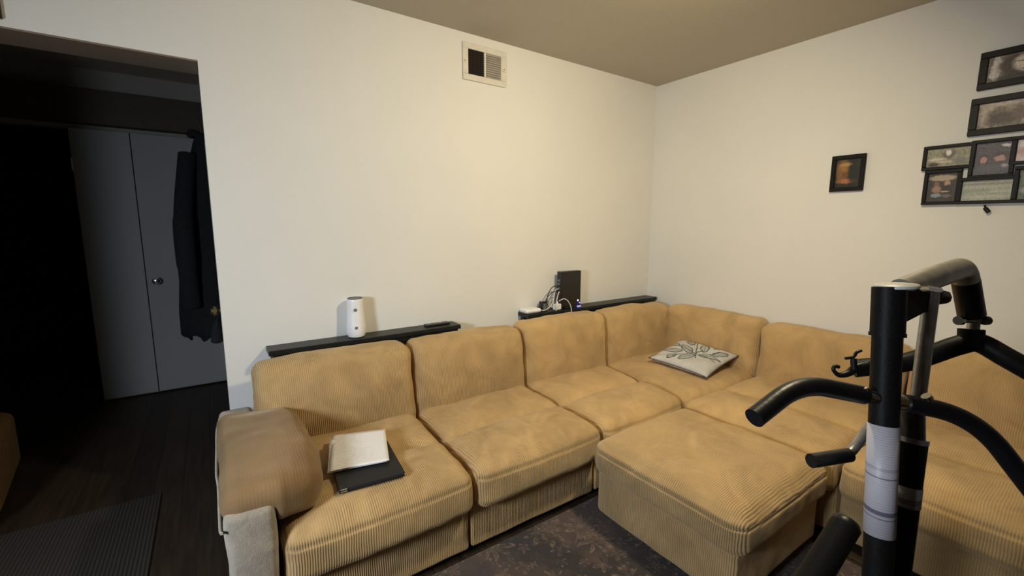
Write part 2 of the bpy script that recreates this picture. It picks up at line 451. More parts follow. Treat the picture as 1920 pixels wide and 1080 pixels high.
# ------------------------------------------------------------------ the room
XL, YB = -5.2, -4.6
JX, HZ, OPL, TW = -3.009, 2.033, -3.98, 0.19
struct(box('floor', XL-.5, .15, YB-.1, 4.2, -.1, 0, M['floor']))
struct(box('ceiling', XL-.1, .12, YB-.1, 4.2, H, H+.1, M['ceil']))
def wall_back():
    bm = bmesh.new()
    add_box(bm, JX, 0.0, 0, TW, 0, H); add_box(bm, OPL, JX, 0, TW, HZ, H); add_box(bm, XL, OPL, 0, TW, 0, H)
    return bm_obj('wall_back', bm, M['wall'])
struct(wall_back())
struct(box('soffit_shade', OPL+.001, JX-.001, .002, TW+.01, HZ-.006, HZ-.0005, M['soffit']))  # thin board added to carry the painted shade under the header
struct(box('wall_right', 0, .12, YB, .3, 0, H, M['wall']))
struct(box('wall_left', XL-.1, XL, YB, 4.2, 0, H, M['wallbrown']))
struct(box('wall_front', XL, 0, YB-.1, YB, 0, H, M['wallbrown']))
# hall beyond the opening
FY = 2.06
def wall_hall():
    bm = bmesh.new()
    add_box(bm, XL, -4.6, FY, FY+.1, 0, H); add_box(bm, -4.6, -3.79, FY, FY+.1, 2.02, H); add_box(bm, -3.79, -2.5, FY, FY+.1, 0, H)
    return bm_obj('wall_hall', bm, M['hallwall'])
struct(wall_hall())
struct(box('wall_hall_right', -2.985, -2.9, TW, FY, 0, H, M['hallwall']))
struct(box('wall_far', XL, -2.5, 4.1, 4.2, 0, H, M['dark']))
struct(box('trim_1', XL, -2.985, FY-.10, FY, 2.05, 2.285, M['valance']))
dr = struct(box('door_1', -3.452, -2.988, FY-.035, FY, .012, 2.02, M['door'], bevel=.004))
lathe('door_knob', [(.006, 0), (.026, .001), (.026, .006), (.011, .010), (.011, .032), (.022, .040), (.028, .052), (.024, .064), (.010, .069)], M['chrome'], dr, 24, (-3.391, FY-.035, .91), 'y')
dr2 = struct(box('door_2', -3.785, -3.458, FY-.03, FY, .012, 2.02, M['door'], bevel=.003))
box('hinge', -3.789, -3.779, FY-.045, FY-.028, 1.72, 1.81, M['chrome'], dr2, .001)
dr3 = struct(box('door_3', -2.998, -2.986, .22, 1.0, .012, 2.02, M['door']))
kp = ony(406, 583, .36)
lathe('door_knob', [(.026, 0), (.026, .006), (.011, .010), (.011, .02), (.022, .028), (.027, .040), (.022, .05), (.008, .054)], M['brass'], dr3, 24, (0, 0, 0), 'x')
kn = dr3.children[0]; kn.rotation_euler = (0, 0, PI); kn.location = (-2.998, kp.y, kp.z)
# low skirting on the back wall
struct(box('baseboard_back', JX+.001, -.001, -.012, -.0005, 0, .09, M['wall'], bevel=.003))
struct(box('baseboard_right', -.012, -.0005, YB, -.013, 0, .09, M['wall'], bevel=.003))

# ------------------------------------------------------------------ sofa
def cushion_noise(amp, seed):
    def f(p, n): return n*(amp*(nz(p, 5.5, seed)+.5*nz(p, 13, seed+3)))
    return f
def bell(t): t = max(0., min(1., t)); return math.sin(PI*t)**.6 if 0 < t < 1 else 0.

def seat_cushion(parent, x0, x1, D, offL, offR, seed, mat, back=.17, z0=.229, z1=.402, crease=.53, y_front=None, groove=True, puff=.034):
    yf, yb = -D, -back; w = x1-x0
    lump = cushion_noise(.0075, seed)
    def df(p, n):
        s = (p.x-x0)/w; t = (p.y-yb)/(yf-yb)
        q = p + lump(p, n)
        if n.z > .2:
            if crease:
                k = bell(t/crease)*.55 if t < crease else bell((t-crease)/(1-crease))*1.15
                q.z += puff*(bell(s)**.8*k-.10)*n.z
                q.z -= .022*math.exp(-((t-crease)/.03)**2)*bell(s)**.5*n.z
            else: q.z += puff*bell(s)*bell(t)*n.z
        if n.y < -.5:
            q.y -= .018*bell(s)*bell((p.z-z0)/(z1-z0))
            if groove: q -= n*.006*math.exp(-((p.z-(z1-.037))/.005)**2)
        tt = max(0, min(1, -p.y/D)); q.x += (offL*(1-s)+offR*s)*tt
        return q
    return rounded('seat_cushion', (x0, yf, z0), (x1, yb, z1), .05, mat, parent, (34, 34, 26), df, 6)
def back_cushion(parent, x0, x1, seed, mat, y0=-.20, y1=-.02, z0=.26, z1=.735, lean=.05, puff=.03, sag=.0):
    lump = cushion_noise(.009, seed); w = x1-x0
    def df(p, n):
        s = (p.x-x0)/w; t = (p.z-z0)/(z1-z0)
        q = p + lump(p, n)
        if n.y < -.3: q.y -= puff*bell(s)*bell(t)*abs(n.y)
        if n.z > .3: q.z += .012*bell(s)*n.z - sag*math.sin(PI*s)
        q.y += lean*(t-.5)
        return q
    return rounded('back_cushion', (x0, y0, z0), (x1, y1, z1), .052, mat, parent, (34, 10, 30), df, 6)
def base_box(parent, x0, x1, D, offL, offR, seed, mat):
    lump = cushion_noise(.003, seed); w = x1-x0
    def df(p, n):
        s = (p.x-x0)/w; tt = max(0, min(1, -p.y/D)); q = p+lump(p, n); q.x += (offL*(1-s)+offR*s)*tt; return q
    return rounded('base', (x0, -D+.065, .036), (x1, -.03, .262), .016, mat, parent, (20, 20, 10), df, 3)
def feet(parent, x0, x1, D, dy=-.1):
    for x in (x0+.07, x1-.07):
        for y in (-D+.14, dy):
            lathe('foot', [(.018, 0), (.022, .004), (.026, .042)], M['foot'], parent, 16, (x, y, 0))

def sofa_module(loc, rz, w, D, offL, offR, label, seed, back=(0., 1.), sag=0., bz=.735, mat=None, crease=.53):
    mat = mat or M['cord']
    t = empty('sofa_section', loc, rz, label, 'sofa', 'sections of the tan corduroy sectional sofa')
    g = .0048
    base_box(t, g, w-g, D, offL, offR, seed, mat)
    rounded('back_frame', (g, -.055, .06), (w-g, -.004, .60), .02, mat, t, (12, 2, 12), None, 3)
    st = seat_cushion(t, g, w-g, D, offL, offR, seed+1.3, mat, crease=crease)
    back_cushion(t, back[0]+g, w*back[1]-g, seed+2.7, mat, sag=sag, z1=bz)
    feet(t, 0, w, D)
    return t, st
YA = -.128
DA = .885
secs = []
m1, seat1 = sofa_module((-2.925, YA, 0), 0, .715, DA, 0, -.04, 'tan corduroy sofa section with the armrest, under the black binder', 1., sag=-.0, bz=.74)
m2, seat2 = sofa_module((-2.21, YA, 0), 0, .705, DA, -.04, -.05, 'tan corduroy sofa section second from the armrest, between armrest section and router section', 7.)
m3, seat3 = sofa_module((-1.505, YA, 0), 0, .70, DA, -.05, -.12, 'tan corduroy sofa section below the black router, third from the armrest', 13., bz=.745, mat=M['cord_soft'])
# corner section: two backs
wc = .80
mc = empty('sofa_section', (-.805, YA, 0), 0, 'tan corduroy corner sofa section holding the leaf print pillow', 'sofa', 'sections of the tan corduroy sectional sofa')
base_box(mc, .003, wc-.02, DA, -.12, 0, 21., M['cord_soft'])
rounded('back_frame', (.003, -.055, .06), (wc-.01, -.004, .60), .02, M['cord_soft'], mc, (12, 2, 12), None, 3)
rounded('back_frame', (wc-.055, -.88, .06), (wc-.006, -.06, .60), .02, M['cord_soft'], mc, (2, 12, 12), None, 3)
seatc = seat_cushion(mc, .003, wc-.15, DA+.002, -.12, 0, 22., M['cord_soft'], crease=None, groove=False, puff=.02)
back_cushion(mc, .003, wc-.085, 23., M['cord_soft'], z1=.738)
cb = empty('tmp')  # second back of the corner, built in its own frame then baked
def corner_back():
    o = back_cushion(None, .005, .715, 24., M['cord_soft'], y0=-.165, y1=-.01, z1=.738, puff=.024)
    R = Matrix.Translation((wc-.005, -.165, 0)) @ Matrix.Rotation(-PI/2, 4, 'Z')
    o.data.transform(R); o.parent = mc; o.data.materials[0] = M['cord_soft_y']
corner_back(); bpy.data.objects.remove(cb)
feet(mc, 0, wc-.03, DA)
# sections along the right wall
b1, seatb1 = sofa_module((-.012, -1.022, 0), -PI/2, .725, .972, 0, 0, 'tan corduroy sofa section behind the ottoman along the right wall', 31., bz=.728, mat=M['cord_soft'])
b2, seatb2 = sofa_module((-.012, -1.75, 0), -PI/2, .73, .972, 0, .0, 'tan corduroy sofa section behind the exercise machine at the right edge', 41., bz=.76, mat=M['cord_soft'])

# armrest of the first section
def armrest():
    lump = cushion_noise(.006, 51.)
    x0, x1 = -.130, -.004
    def df(p, n):
        q = p+lump(p, n)
        if n.y < -.4: q.y -= .012*bell((p.x-x0)/(x1-x0))
        return q
    a = rounded('armrest', (x0, -DA+.015, .036), (x1, -.01, .535), .022, M['plush'], m1, (10, 24, 24), df, 4)
    lump2 = cushion_noise(.011, 57.)
    def dg(p, n):
        q = p+lump2(p, n)
        s = (p.x+.135)/.30                     # 0 outer edge .. 1 inner side, over the seat
        t = (p.y+.895)/.66                     # 0 front .. 1 back
        q.z += .018*bell(s)*bell(t)*max(n.z, 0)
        q.z -= .085*max(0, s-.42)**1.4*(1.35-.5*t)
        if s > .45: q.z -= .035*max(0, -n.z)*max(0, 1-t*1.2)
        q.y += .17*max(0, (s-.5))*(1-t)
        q.x += .018*math.sin(PI*t)*(s > .6)
        return q
    c = rounded('arm_cushion', (-.138, -.872, .485), (.150, -.17, .588), .05, M['cord_shaded'], m1, (24, 34, 12), dg, 6)
    pts = [(-.139, -.885, .50), (-.143, -.80, .47), (-.141, -.65, .515), (-.146, -.5, .49), (-.141, -.35, .52), (-.137, -.24, .54), (-.125, -.17, .56)]
    tube('hem', smooth_path(pts, 8), .0042, M['plush'], c, 8)
armrest()

# ottoman
OX0, OX1, OY0, OY1 = -1.675, -1.012, -1.735, -1.055
ot = empty('ottoman', (OX0, OY1, .0095), 0, 'tan corduroy square ottoman in front of the corner of the sofa', 'ottoman')
def ottoman():
    w, d = OX1-OX0, OY1-OY0
    l1 = cushion_noise(.004, 61.); l2 = cushion_noise(.007, 63.)
    rounded('base', (.016, -d+.02, .04), (w-.012, -.012, .245), .025, M['cord_y'], ot, (20, 20, 10), lambda p, n: p+l1(p, n), 4)
    def df(p, n):
        s = p.x/w; t = -p.y/d; q = p+l2(p, n)
        if n.z > .2: q.z += .028*bell(s)*bell(t)*n.z
        if abs(n.z) < .6:
            q += Vector((n.x, n.y, 0))*.012*bell((p.z-.22)/.17)
            q -= n*.006*math.exp(-((p.z-.342)/.005)**2)
        return q
    rounded('seat_cushion', (0, -d, .22), (w, 0, .392), .055, M['cord_y'], ot, (36, 36, 26), df, 6)
    for x in (.09, w-.08):
        for y in (-.08, -d+.09): lathe('foot', [(.02, 0), (.026, .006), (.028, .05)], M['foot'], ot, 16, (x, y, 0))
ottoman()

# rug
rg = box('area_rug', -2.62, -1.0, -3.3, -.952, 0.0005, .009, M['rug'], None, .003)
tag(rg, 'dark brown floral area rug on the floor under the ottoman', 'rug')

def surf_z(obj, x, y):
    me = obj.data; mw = obj.matrix_world if not obj.parent else Matrix.Translation(obj.parent.location) @ Matrix.Rotation(obj.parent.rotation_euler.z, 4, 'Z')
    key = obj.name
    if key not in _bvh:
        _bvh[key] = BVHTree.FromPolygons([mw @ v.co for v in me.vertices], [tuple(p.vertices) for p in me.polygons])
    h = _bvh[key].ray_cast(Vector((x, y, 3)), Vector((0, 0, -1)))
    return h[0].z if h[0] else 0.
_bvh = {}

# ------------------------------------------------------------------ binder and papers on the first seat
def binder():
    z0 = max(surf_z(seat1, x, y) for x in np.linspace(-2.72, -2.46, 5) for y in np.linspace(-.86, -.60, 5))
    A = onz(636, 922, z0+.01); B = onz(760, 888, z0+.01)
    ang = math.atan2(B.y-A.y, B.x-A.x); w = (B-A).length; hgt = .30
    t = empty('binder', (A.x, A.y, z0+.0005), ang, 'black ring binder lying on the sofa seat under white papers', 'binder')
    box('cover', 0, w, .0, hgt, 0, .003, M['binder'], t, .001)
    box('cover', .0, w, .0, hgt, .012, .0145, M['binder'], t, .001)
    tube('spine', [(0, .006, .0073), (w*.98, .006, .0073)], .0073, M['binder'], t, 16)
    box('pages', .006, w-.008, .02, hgt-.006, .004, .0115, M['paper'], t)
    tube('ring_end', [(.004, -.002, .010), (.026, -.002, .010)], .0050, M['chrome'], t, 12)
    return z0+.0158, t
zb, bind = binder()
def paper(px, dz, label, seed):
    P = [onz(u, v, zb+.004+dz) for u, v in px]           # TL TR BR BL
    c = sum(P, Vector())/4
    n = 14; verts = []; faces = []
    for j in range(n+1):
        for i in range(n+1):
            u, v = i/n, j/n
            p = (P[3]*(1-u)+P[2]*u)*(1-v)+(P[0]*(1-u)+P[1]*u)*v
            q = p-c; q.z = .003*math.sin(3*u+seed)*v + .004*nz((u*1.4, v*1.4, seed), 1.)
            q.z += .0015+.006*max(0, v-.75)**1.0*1.2
            verts.append(q)
    for j in range(n):
        for i in range(n): a = j*(n+1)+i; faces.append((a, a+1, a+n+2, a+n+1))
    o = mesh_obj('paper_sheet', verts, faces, M['paper'], None, True); o.location = c
    m = o.modifiers.new('thick', 'SOLIDIFY'); m.thickness = .0007; m.offset = 1
    tag(o, label, 'paper', 'papers on the binder'); return o
paper([(618, 828), (722, 814), (726, 866), (614, 888)], 0., 'lower white paper sheet, slightly sticking out at left, on the black binder', 2.)
paper([(623, 817), (722, 807), (730, 864), (618, 885)], .0055, 'top white sheet of paper with faint notes above the black binder', 5.)

# ------------------------------------------------------------------ leaf print pillow
def throw_pillow():
    Lc, Bc, Rc, Tc = Vector((-.60, -.535, .435)), Vector((-.63, -.94, .435)), Vector((-.225, -.90, .462)), Vector((-.215, -.52, .525))
    c = (Lc+Bc+Rc+Tc)/4
    ex = ((Rc-Bc)+(Tc-Lc)).normalized(); ey = ((Lc-Bc)+(Tc-Rc)); ey = (ey-ex*ex.dot(ey)).normalized(); ez = ex.cross(ey)
    n = 30; hw = .205; verts = []; faces = []; rim = []
    def pt(u, v, s):
        f = (max(0, (1-u**4))*max(0, (1-v**4)))**.55
        px = hw*u*(1-.07*(1-v*v)*1.0); py = hw*v*(1-.07*(1-u*u))
        z = s*.040*f + .006*nz((u, v, s), 2.2, 3.)*f
        cr = .012*math.exp(-((u*.8+v*.6+.05)/.12)**2)*f + .008*math.exp(-((u-.45*v-.5)/.08)**2)*f
        return Vector((px, py, z-cr*(s > 0)))
    for s in (1, -1):
        for j in range(n+1):
            for i in range(n+1): verts.append(pt(-1+2*i/n, -1+2*j/n, s))
    o_ = (n+1)**2
    for j in range(n):
        for i in range(n):
            a = j*(n+1)+i; faces.append((a, a+1, a+n+2, a+n+1)); faces.append((o_+a, o_+a+n+1, o_+a+n+2, o_+a+1))
    o = mesh_obj('throw_pillow', verts, faces, M['pillow'], None, True)
    bm = bmesh.new(); bm.from_mesh(o.data); bmesh.ops.remove_doubles(bm, verts=bm.verts, dist=1e-5); bm.to_mesh(o.data); bm.free()
    pp = []
    for k in range(n): pp.append(pt(-1+2*k/n, -1, 1))
    for k in range(n): pp.append(pt(1, -1+2*k/n, 1))
    for k in range(n): pp.append(pt(1-2*k/n, 1, 1))
    for k in range(n+1): pp.append(pt(-1, 1-2*k/n, 1))
    tube('piping', [p for p in pp], .0028, M['pillowside'], o, 8)
    o.matrix_world = Matrix.Translation(c+ez*.012) @ Matrix((ex, ey, ez)).transposed().to_4x4()
    tag(o, 'pale grey throw pillow with dark leaf print on the corner seat', 'pillow')
throw_pillow()

# ------------------------------------------------------------------ console tables behind the sofa
def console(x0, x1, label):
    t = empty('console_table', (x0, -.003, 0), 0, label, 'console table', 'narrow black console tables behind the sofa')
    w = x1-x0; d = .117
    box('table_top', 0, w, -d, 0, .740, .765, M['shelf'], t, .0025)
    box('apron', .02, w-.02, -d+.012, -d+.027, .690, .7395, M['shelf'], t, .001)
    box('apron', .02, w-.02, -.027, -.012, .690, .7395, M['shelf'], t, .001)
    for x in (.015, w-.05):
        for y in (-d+.008, -.043): box('leg', x, x+.035, y, y+.035, 0, .7395, M['shelf'], t, .002)
    return t
console(-2.842, -1.842, 'narrow black console table under the white device, left of the router table')
console(-1.345, -.03, 'narrow black console table under the router, near the corner')
TZ = .7655
# white device
dv = empty('air_freshener', (-2.428, -.062, TZ), 0, 'white rounded tabletop device with two dark buttons on the console table', 'device')
o = lathe('body', [(.030, 0), (.041, .004), (.047, .02), (.0475, .05), (.044, .09), (.0405, .14), (.0395, .185), (.040, .198), (.0385, .2015)], M['whiteplastic'], dv, 40)
lathe('top_rim', [(.038, .2012), (.0385, .205), (.034, .207), (.033, .2035)], M['greyplastic'], dv, 32)
lathe('button', [(.0085, 0), (.0085, .003), (.006, .0042)], M['greyplastic'], dv, 20, (-.011, -.0395, .148), 'y')
lathe('button', [(.0075, 0), (.0075, .003), (.005, .0040)], M['greyplastic'], dv, 20, (-.011, -.0450, .055), 'y')
# phone / remote flat black object at the right end of the first table
rm = empty('remote_control', (-1.965, -.055, TZ), .0, 'flat black remote with silver buttons at the right end of the left console table', 'remote')
box('body', -.075, .075, -.022, .022, 0, .012, M['router'], rm, .004, 3)
for x in (-.05, .02): lathe('button', [(.007, 0), (.007, .003), (.004, .004)], M['chrome'], rm, 14, (x, 0, .012))
# router
rt = empty('router', (-.945, -.062, TZ), 0, 'tall black upright router with blue lights on the console table', 'router')
box('body', -.094, .094, -.024, .024, .012, .262, M['router'], rt, .006, 3)
box('stand', -.06, .06, -.034, .034, 0, .014, M['router'], rt, .004, 2)
for k, z in enumerate((.175, .20, .145)): box('port', -.0955, -.0925, -.008, .010, z-.008, z+.008, M['greyplastic'], rt)
for k, (x, z) in enumerate(((.066, .048),)): lathe('led', [(.005, 0), (.005, .002)], M['ledw'], rt, 12, (x, -.0238, z), 'y')
lathe('led', [(.004, 0), (.004, .002)], M['led'], rt, 12, (.082, -.0238, .03), 'y')
box('led_strip', .05, .086, -.0345, -.0335, .004, .010, M['led'], rt)
# white puck
wp = empty('wifi_puck', (-1.285, -.06, TZ), 0, 'low white plastic router puck at the left end of the router table', 'router')
rounded('body', (-.062, -.045, 0), (.062, .045, .030), .0135, M['whiteplastic'], wp, (8, 6, 2), None, 5)
box('seam', -.0625, .0625, -.0455, .0455, .009, .0105, M['greyplastic'], wp, .0)
# adapters and cables
ad = empty('power_adapter', (-1.165, -.045, TZ), 0, 'black power adapter standing between white puck and router', 'adapter')
box('body', -.022, .022, -.02, .02, 0, .062, M['router'], ad, .004, 3); box('ridge', -.014, .014, -.0215, -.0195, .01, .05, M['greyplastic'], ad)
ad2 = empty('power_adapter', (-1.075, -.088, TZ), .2, 'white plug adapter at the foot of the router', 'adapter')
rounded('body', (-.03, -.018, 0), (.03, .018, .042), .008, M['whiteplastic'], ad2, (6, 4, 4), None, 4)
lathe('plug_neck', [(.008, .04), (.007, .055), (.004, .060)], M['whiteplastic'], ad2, 14)
def cable(pts, r, m, label):
    o = tube('cable', smooth_path(pts, 8), r, m, None, 10)
    tag(o, label, 'cable', 'cables beside the router')
z = TZ
cable([(-1.04, -.055, z+.15), (-1.08, -.07, z+.165), (-1.12, -.075, z+.15), (-1.155, -.08, z+.10), (-1.16, -.085, z+.045), (-1.13, -.09, z+.02), (-1.09, -.06, z+.004)], .0032, M['cable_b'], 'black cable looping high from the router side to the adapter')
cable([(-1.04, -.065, z+.125), (-1.09, -.085, z+.13), (-1.14, -.09, z+.115), (-1.175, -.085, z+.075), (-1.15, -.08, z+.062)], .0030, M['cable_b'], 'short black cable arching down onto the black adapter')
cable([(-1.215, -.075, z+.010), (-1.19, -.10, z+.012), (-1.15, -.10, z+.03), (-1.115, -.095, z+.07), (-1.10, -.09, z+.12), (-1.07, -.07, z+.14), (-1.04, -.06, z+.14)], .0030, M['cable_w'], 'white cable rising from the white puck to the router')
cable([(-1.10, -.103, z-.02), (-1.105, -.118, z+.02), (-1.10, -.115, z+.08), (-1.075, -.105, z+.125), (-1.04, -.075, z+.115)], .0030, M['cable_w'], 'white cable hanging over the table front in a tall loop')
cable([(-1.06, -.09, z+.060), (-1.03, -.105, z+.075), (-1.0, -.112, z+.06), (-.975, -.118, z+.02), (-.97, -.1225, z-.03)], .0030, M['cable_w'], 'white cable arching from the white plug in front of the router')
cable([(-1.045, -.06, z+.17), (-1.07, -.06, z+.12), (-1.055, -.08, z+.07), (-1.045, -.10, z+.03), (-1.03, -.10, z+.004)], .0026, M['cable_b'], 'thin black cable dropping beside the router left side')

# ------------------------------------------------------------------ vent
def vent():
    A, B = ony(866, 80, 0), ony(945, 163, 0)
    x0, x1 = A.x, -1.452; z0, z1 = 2.183, 2.388
    t = empty('air_vent', ((x0+x1)/2, -.0005, z0), 0, 'cream metal air vent with one dark and one grey louver bank high on the wall', 'vent')
    w = (x1-x0)/2; h = z1-z0
    bm = bmesh.new(); b_ = .034; dp = .012
    add_box(bm, -w, w, -dp, 0, 0, b_, .003); add_box(bm, -w, w, -dp, 0, h-b_, h, .003)
    add_box(bm, -w, -w+b_, -dp, 0, b_, h-b_, .001); add_box(bm, w-b_, w, -dp, 0, b_, h-b_, .001)
    add_box(bm, -.006, .006, -dp, 0, b_, h-b_, .001)
    bm_obj('vent_frame', bm, M['ventpaint'], t)
    box('duct', -w+b_, -.006, -.002, 0, b_, h-b_, M['ventdark'], t)
    box('damper', .006, w-b_, -.003, 0, b_, h-b_, M['ventgrey'], t)
    n = 11
    for k in range(n):
        zz = b_+(k+.5)*(h-2*b_)/n
        o = mesh_obj('slat', [(-w+b_, -.002, zz-.0035), (-.006, -.002, zz-.0035), (-.006, -.011, zz+.002), (-w+b_, -.011, zz+.002), (-w+b_, -.002, zz-.0025), (-.006, -.002, zz-.0025), (-.006, -.011, zz+.003), (-w+b_, -.011, zz+.003)],
                     [(0, 1, 2, 3), (7, 6, 5, 4), (0, 4, 5, 1), (3, 2, 6, 7), (0, 3, 7, 4), (1, 5, 6, 2)], M['ventdark'], t)
        zz2 = zz
        mesh_obj('slat', [(.006, -.003, zz2+.005), (w-b_, -.003, zz2+.005), (w-b_, -.010, zz2-.006), (.006, -.010, zz2-.006), (.006, -.004, zz2+.006), (w-b_, -.004, zz2+.006), (w-b_, -.011, zz2-.005), (.006, -.011, zz2-.005)],
                 [(0, 1, 2, 3), (7, 6, 5, 4), (0, 4, 5, 1), (3, 2, 6, 7), (0, 3, 7, 4), (1, 5, 6, 2)], M['ventgrey'], t)
    for k in range(5):
        xx = -w+b_+(k+1)*(w-b_-.006)/6
        box('slat', xx-.001, xx+.001, -.0125, -.0115, b_, h-b_, M['ventdark'], t)
    box('damper_lever', w-b_+.008, w-.008, -.020, -.012, h*.42, h*.42+.008, M['ventpaint'], t, .001)
    for x in (-w+.012, w-.012): lathe('screw', [(.004, 0), (.003, .0015)], M['chrome'], t, 10, (x, -dp, h/2), 'y')
vent()

# ------------------------------------------------------------------ pictures on the right wall (local x runs towards the camera, local -y into the room)
def ring(bm, x0, x1, z0, z1, b_, d, y0=0.):
    add_box(bm, x0, x1, y0-d, y0, z0, z0+b_, .002, 1); add_box(bm, x0, x1, y0-d, y0, z1-b_, z1, .002, 1)
    add_box(bm, x0, x0+b_, y0-d, y0, z0+b_, z1-b_, .002, 1); add_box(bm, x1-b_, x1, y0-d, y0, z0+b_, z1-b_, .002, 1)
def picture(y0, y1, z0, z1, b_, d, pm, label, mat_w=0., tilt=0.):
    """y0 > y1: left and right end as seen"""
    yc = (y0+y1)/2; zc = (z0+z1)/2; w = (y0-y1)/2; h = (z1-z0)/2
    t = empty('picture_frame', (-.0006, yc, zc), -PI/2, label, 'picture frame', 'picture frames on the right wall')
    t.rotation_euler = (0, 0, -PI/2)
    bm = bmesh.new(); ring(bm, -w, w, -h, h, b_, d); bm_obj('frame', bm, M['frame'], t)
    box('backing', -w+.002, w-.002, -.004, 0, -h+.002, h-.002, M['frame'], t)
    box('photo_print', -w+b_, w-b_, -.0065, -.0045, -h+b_, h-b_, pm, t)
    return t
def wrect(pts):
    P = [onx(u, v, 0) for u, v in pts]; ys = [p.y for p in P]; zs = [p.z for p in P]; return P
a, c = onx(1563, 294, 0), onx(1619, 357, 0)
ys0, ys1, zs0, zs1 = a.y, c.y, c.z, a.z
pm = print_mat('small dim orange print', (.020, .018, .010), [(-.50, .35, .55, .75, (.33, .16, .045), .7), (-.35, -.15, .40, .30, (.15, .07, .025), .7), (-.15, -.72, .8, .22, (.42, .15, .07), .5), (-.75, -.2, .25, .6, (.22, .10, .03), .6), (.50, .1, .45, 1.1, (.010, .013, .008), .5), (-.30, .80, .5, .15, (.45, .25, .09), .6)], .10, .12)
picture(ys0, ys1, zs0, zs1, .022, .018, pm, 'small black picture frame with a dim orange print, alone on the right wall')
a, c, e = onx(1843, 83, 0), onx(1834, 146, 0), onx(1920, 66, 0)
pm1 = print_mat('top photo print', (.26, .21, .17), [(-.86, 0, .10, 1.1, (.66, .60, .54), .12), (-.48, .1, .30, .9, (.070, .05, .042), .35), (-.29, .15, .19, .62, (.74, .64, .52), .30), (-.29, .32, .16, .06, (.28, .20, .15), .6), (-.29, -.28, .09, .05, (.36, .22, .18), .6), (-.40, -.85, .5, .28, (.045, .035, .035), .4), (.0, .1, .16, .9, (.10, .075, .06), .5), (.6, 0, .45, .8, (.45, .38, .31), .4)], .30, .11, var=.25)
picture(-1.825, -2.185, 1.972, 2.137, .028, .02, pm1, 'topmost wide black frame with a faded brown photo at the right edge')
pm2 = print_mat('second photo print', (.36, .30, .24), [(-.60, -.25, .30, .55, (.085, .065, .055), .7), (-.88, .2, .10, .8, (.48, .41, .33), .6), (-.35, -.35, .25, .45, (.12, .09, .075), .6), (-.15, .1, .2, .55, (.20, .15, .125), .6), (.4, .1, .4, .7, (.17, .12, .10), .5), (-.5, .95, .6, .25, (.60, .53, .45), .6)], .32, .11, var=.5)
picture(-1.815, -2.185, 1.768, 1.936, .028, .02, pm2, 'wide black frame with a brown photo directly above the collage frame')
# collage
CY, CZ = -1.92, 1.54
ct = empty('collage_frame', (-.0006, CY, CZ), -PI/2, 'black multi photo collage frame at the right edge of the wall', 'collage frame')
cells = [  # px corners of the visible prints: left, right, top, bottom read off the wall plane, then metres
    ((1740, 281), (1818, 308)), ((1831, 270), (1890, 325)), ((1908, 262), (1985, 296)), ((1742, 326), (1789, 377)), ((1806, 340), (1896, 374)), ((1913, 318), (1965, 372))]
photos = [
    print_mat('wedding print', (.30, .29, .20), [(.0, .35, .32, .5, (.13, .10, .09), .4), (-.02, .5, .14, .35, (.78, .74, .72), .4), (-.6, -.2, .45, .18, (.62, .58, .46), .5), (-.2, -.55, .5, .12, (.55, .50, .42), .5), (-.75, -.8, .3, .25, (.07, .05, .04), .4), (.6, -.5, .35, .4, (.22, .21, .19), .5)], .14, .08),
    print_mat('two faces print', (.11, .10, .12), [(-.5, .0, .30, .34, (.08, .055, .06), .4), (.45, .05, .44, .34, (.09, .065, .07), .4), (-.5, -.08, .20, .24, (.48, .30, .26), .35), (.45, -.02, .32, .20, (.50, .32, .29), .35), (.75, .85, .3, .1, (.7, .68, .66), .5), (.75, -.55, .2, .12, (.55, .53, .52), .5), (0, -.7, .9, .25, (.13, .125, .155), .6)], .11, .13),
    print_mat('bright pink print', (.80, .68, .66), [(-.4, -.1, .5, .5, (.62, .42, .40), .5), (-.2, .6, .6, .3, (.88, .84, .84), .5), (.5, -.3, .4, .6, (.35, .22, .20), .4)], .14, .08, var=.15),
    print_mat('couple print', (.05, .04, .03), [(0, .9, 1.2, .28, (.42, .35, .25), .25), (-.5, .28, .24, .3, (.22, .12, .075), .35), (.45, .35, .26, .28, (.48, .29, .21), .35), (-.45, -.2, .42, .32, (.36, .21, .15), .4), (.45, -.2, .5, .42, (.035, .028, .022), .3), (.3, -.42, .4, .07, (.50, .33, .25), .4), (-.45, -.78, .45, .2, (.26, .30, .36), .3), (.5, -.85, .4, .15, (.16, .14, .15), .4)], .08, .10, var=.4),
    print_mat('pale landscape print', (.40, .42, .34), [(0, .85, 1.2, .16, (.30, .29, .27), .5), (0, .45, 1.2, .2, (.46, .47, .40), .6), (0, -.85, 1.2, .2, (.52, .50, .44), .5), (-.3, 0, .6, .25, (.33, .36, .29), .6), (.5, -.2, .5, .15, (.50, .51, .44), .6)], .16, .07, var=.15),
    print_mat('green outdoor print', (.16, .19, .12), [(-.3, -.5, .5, .3, (.40, .38, .37), .4), (0, .5, .8, .4, (.24, .27, .18), .5), (.3, -.1, .3, .5, (.08, .06, .05), .4)], .1, .1)]
for i, ((pa, pb), pm) in enumerate(zip(cells, photos)):
    A, B = onx(pa[0], pa[1], -.015), onx(pb[0], pb[1], -.015)
    x0, x1 = CY-A.y, CY-B.y; z1, z0 = A.z-CZ, B.z-CZ
    f = .0155
    bm = bmesh.new(); ring(bm, x0-f, x1+f, z0-f, z1+f, f, .020+.0006*i)
    bm_obj('photo_frame', bm, M['frame'], ct)
    box('backing', x0-f+.003, x1+f-.003, -.005-.0002*i, 0, z0-f+.003, z1+f-.003, M['frame'], ct)
    w_, h_ = (x1-x0), (z1-z0)
    o = box('photo_print', -w_/2, w_/2, -.0085, -.006, -h_/2, h_/2, pm, ct); o.location = ((x0+x1)/2, 0, (z0+z1)/2)
q = onx(1846, 386, -.01)
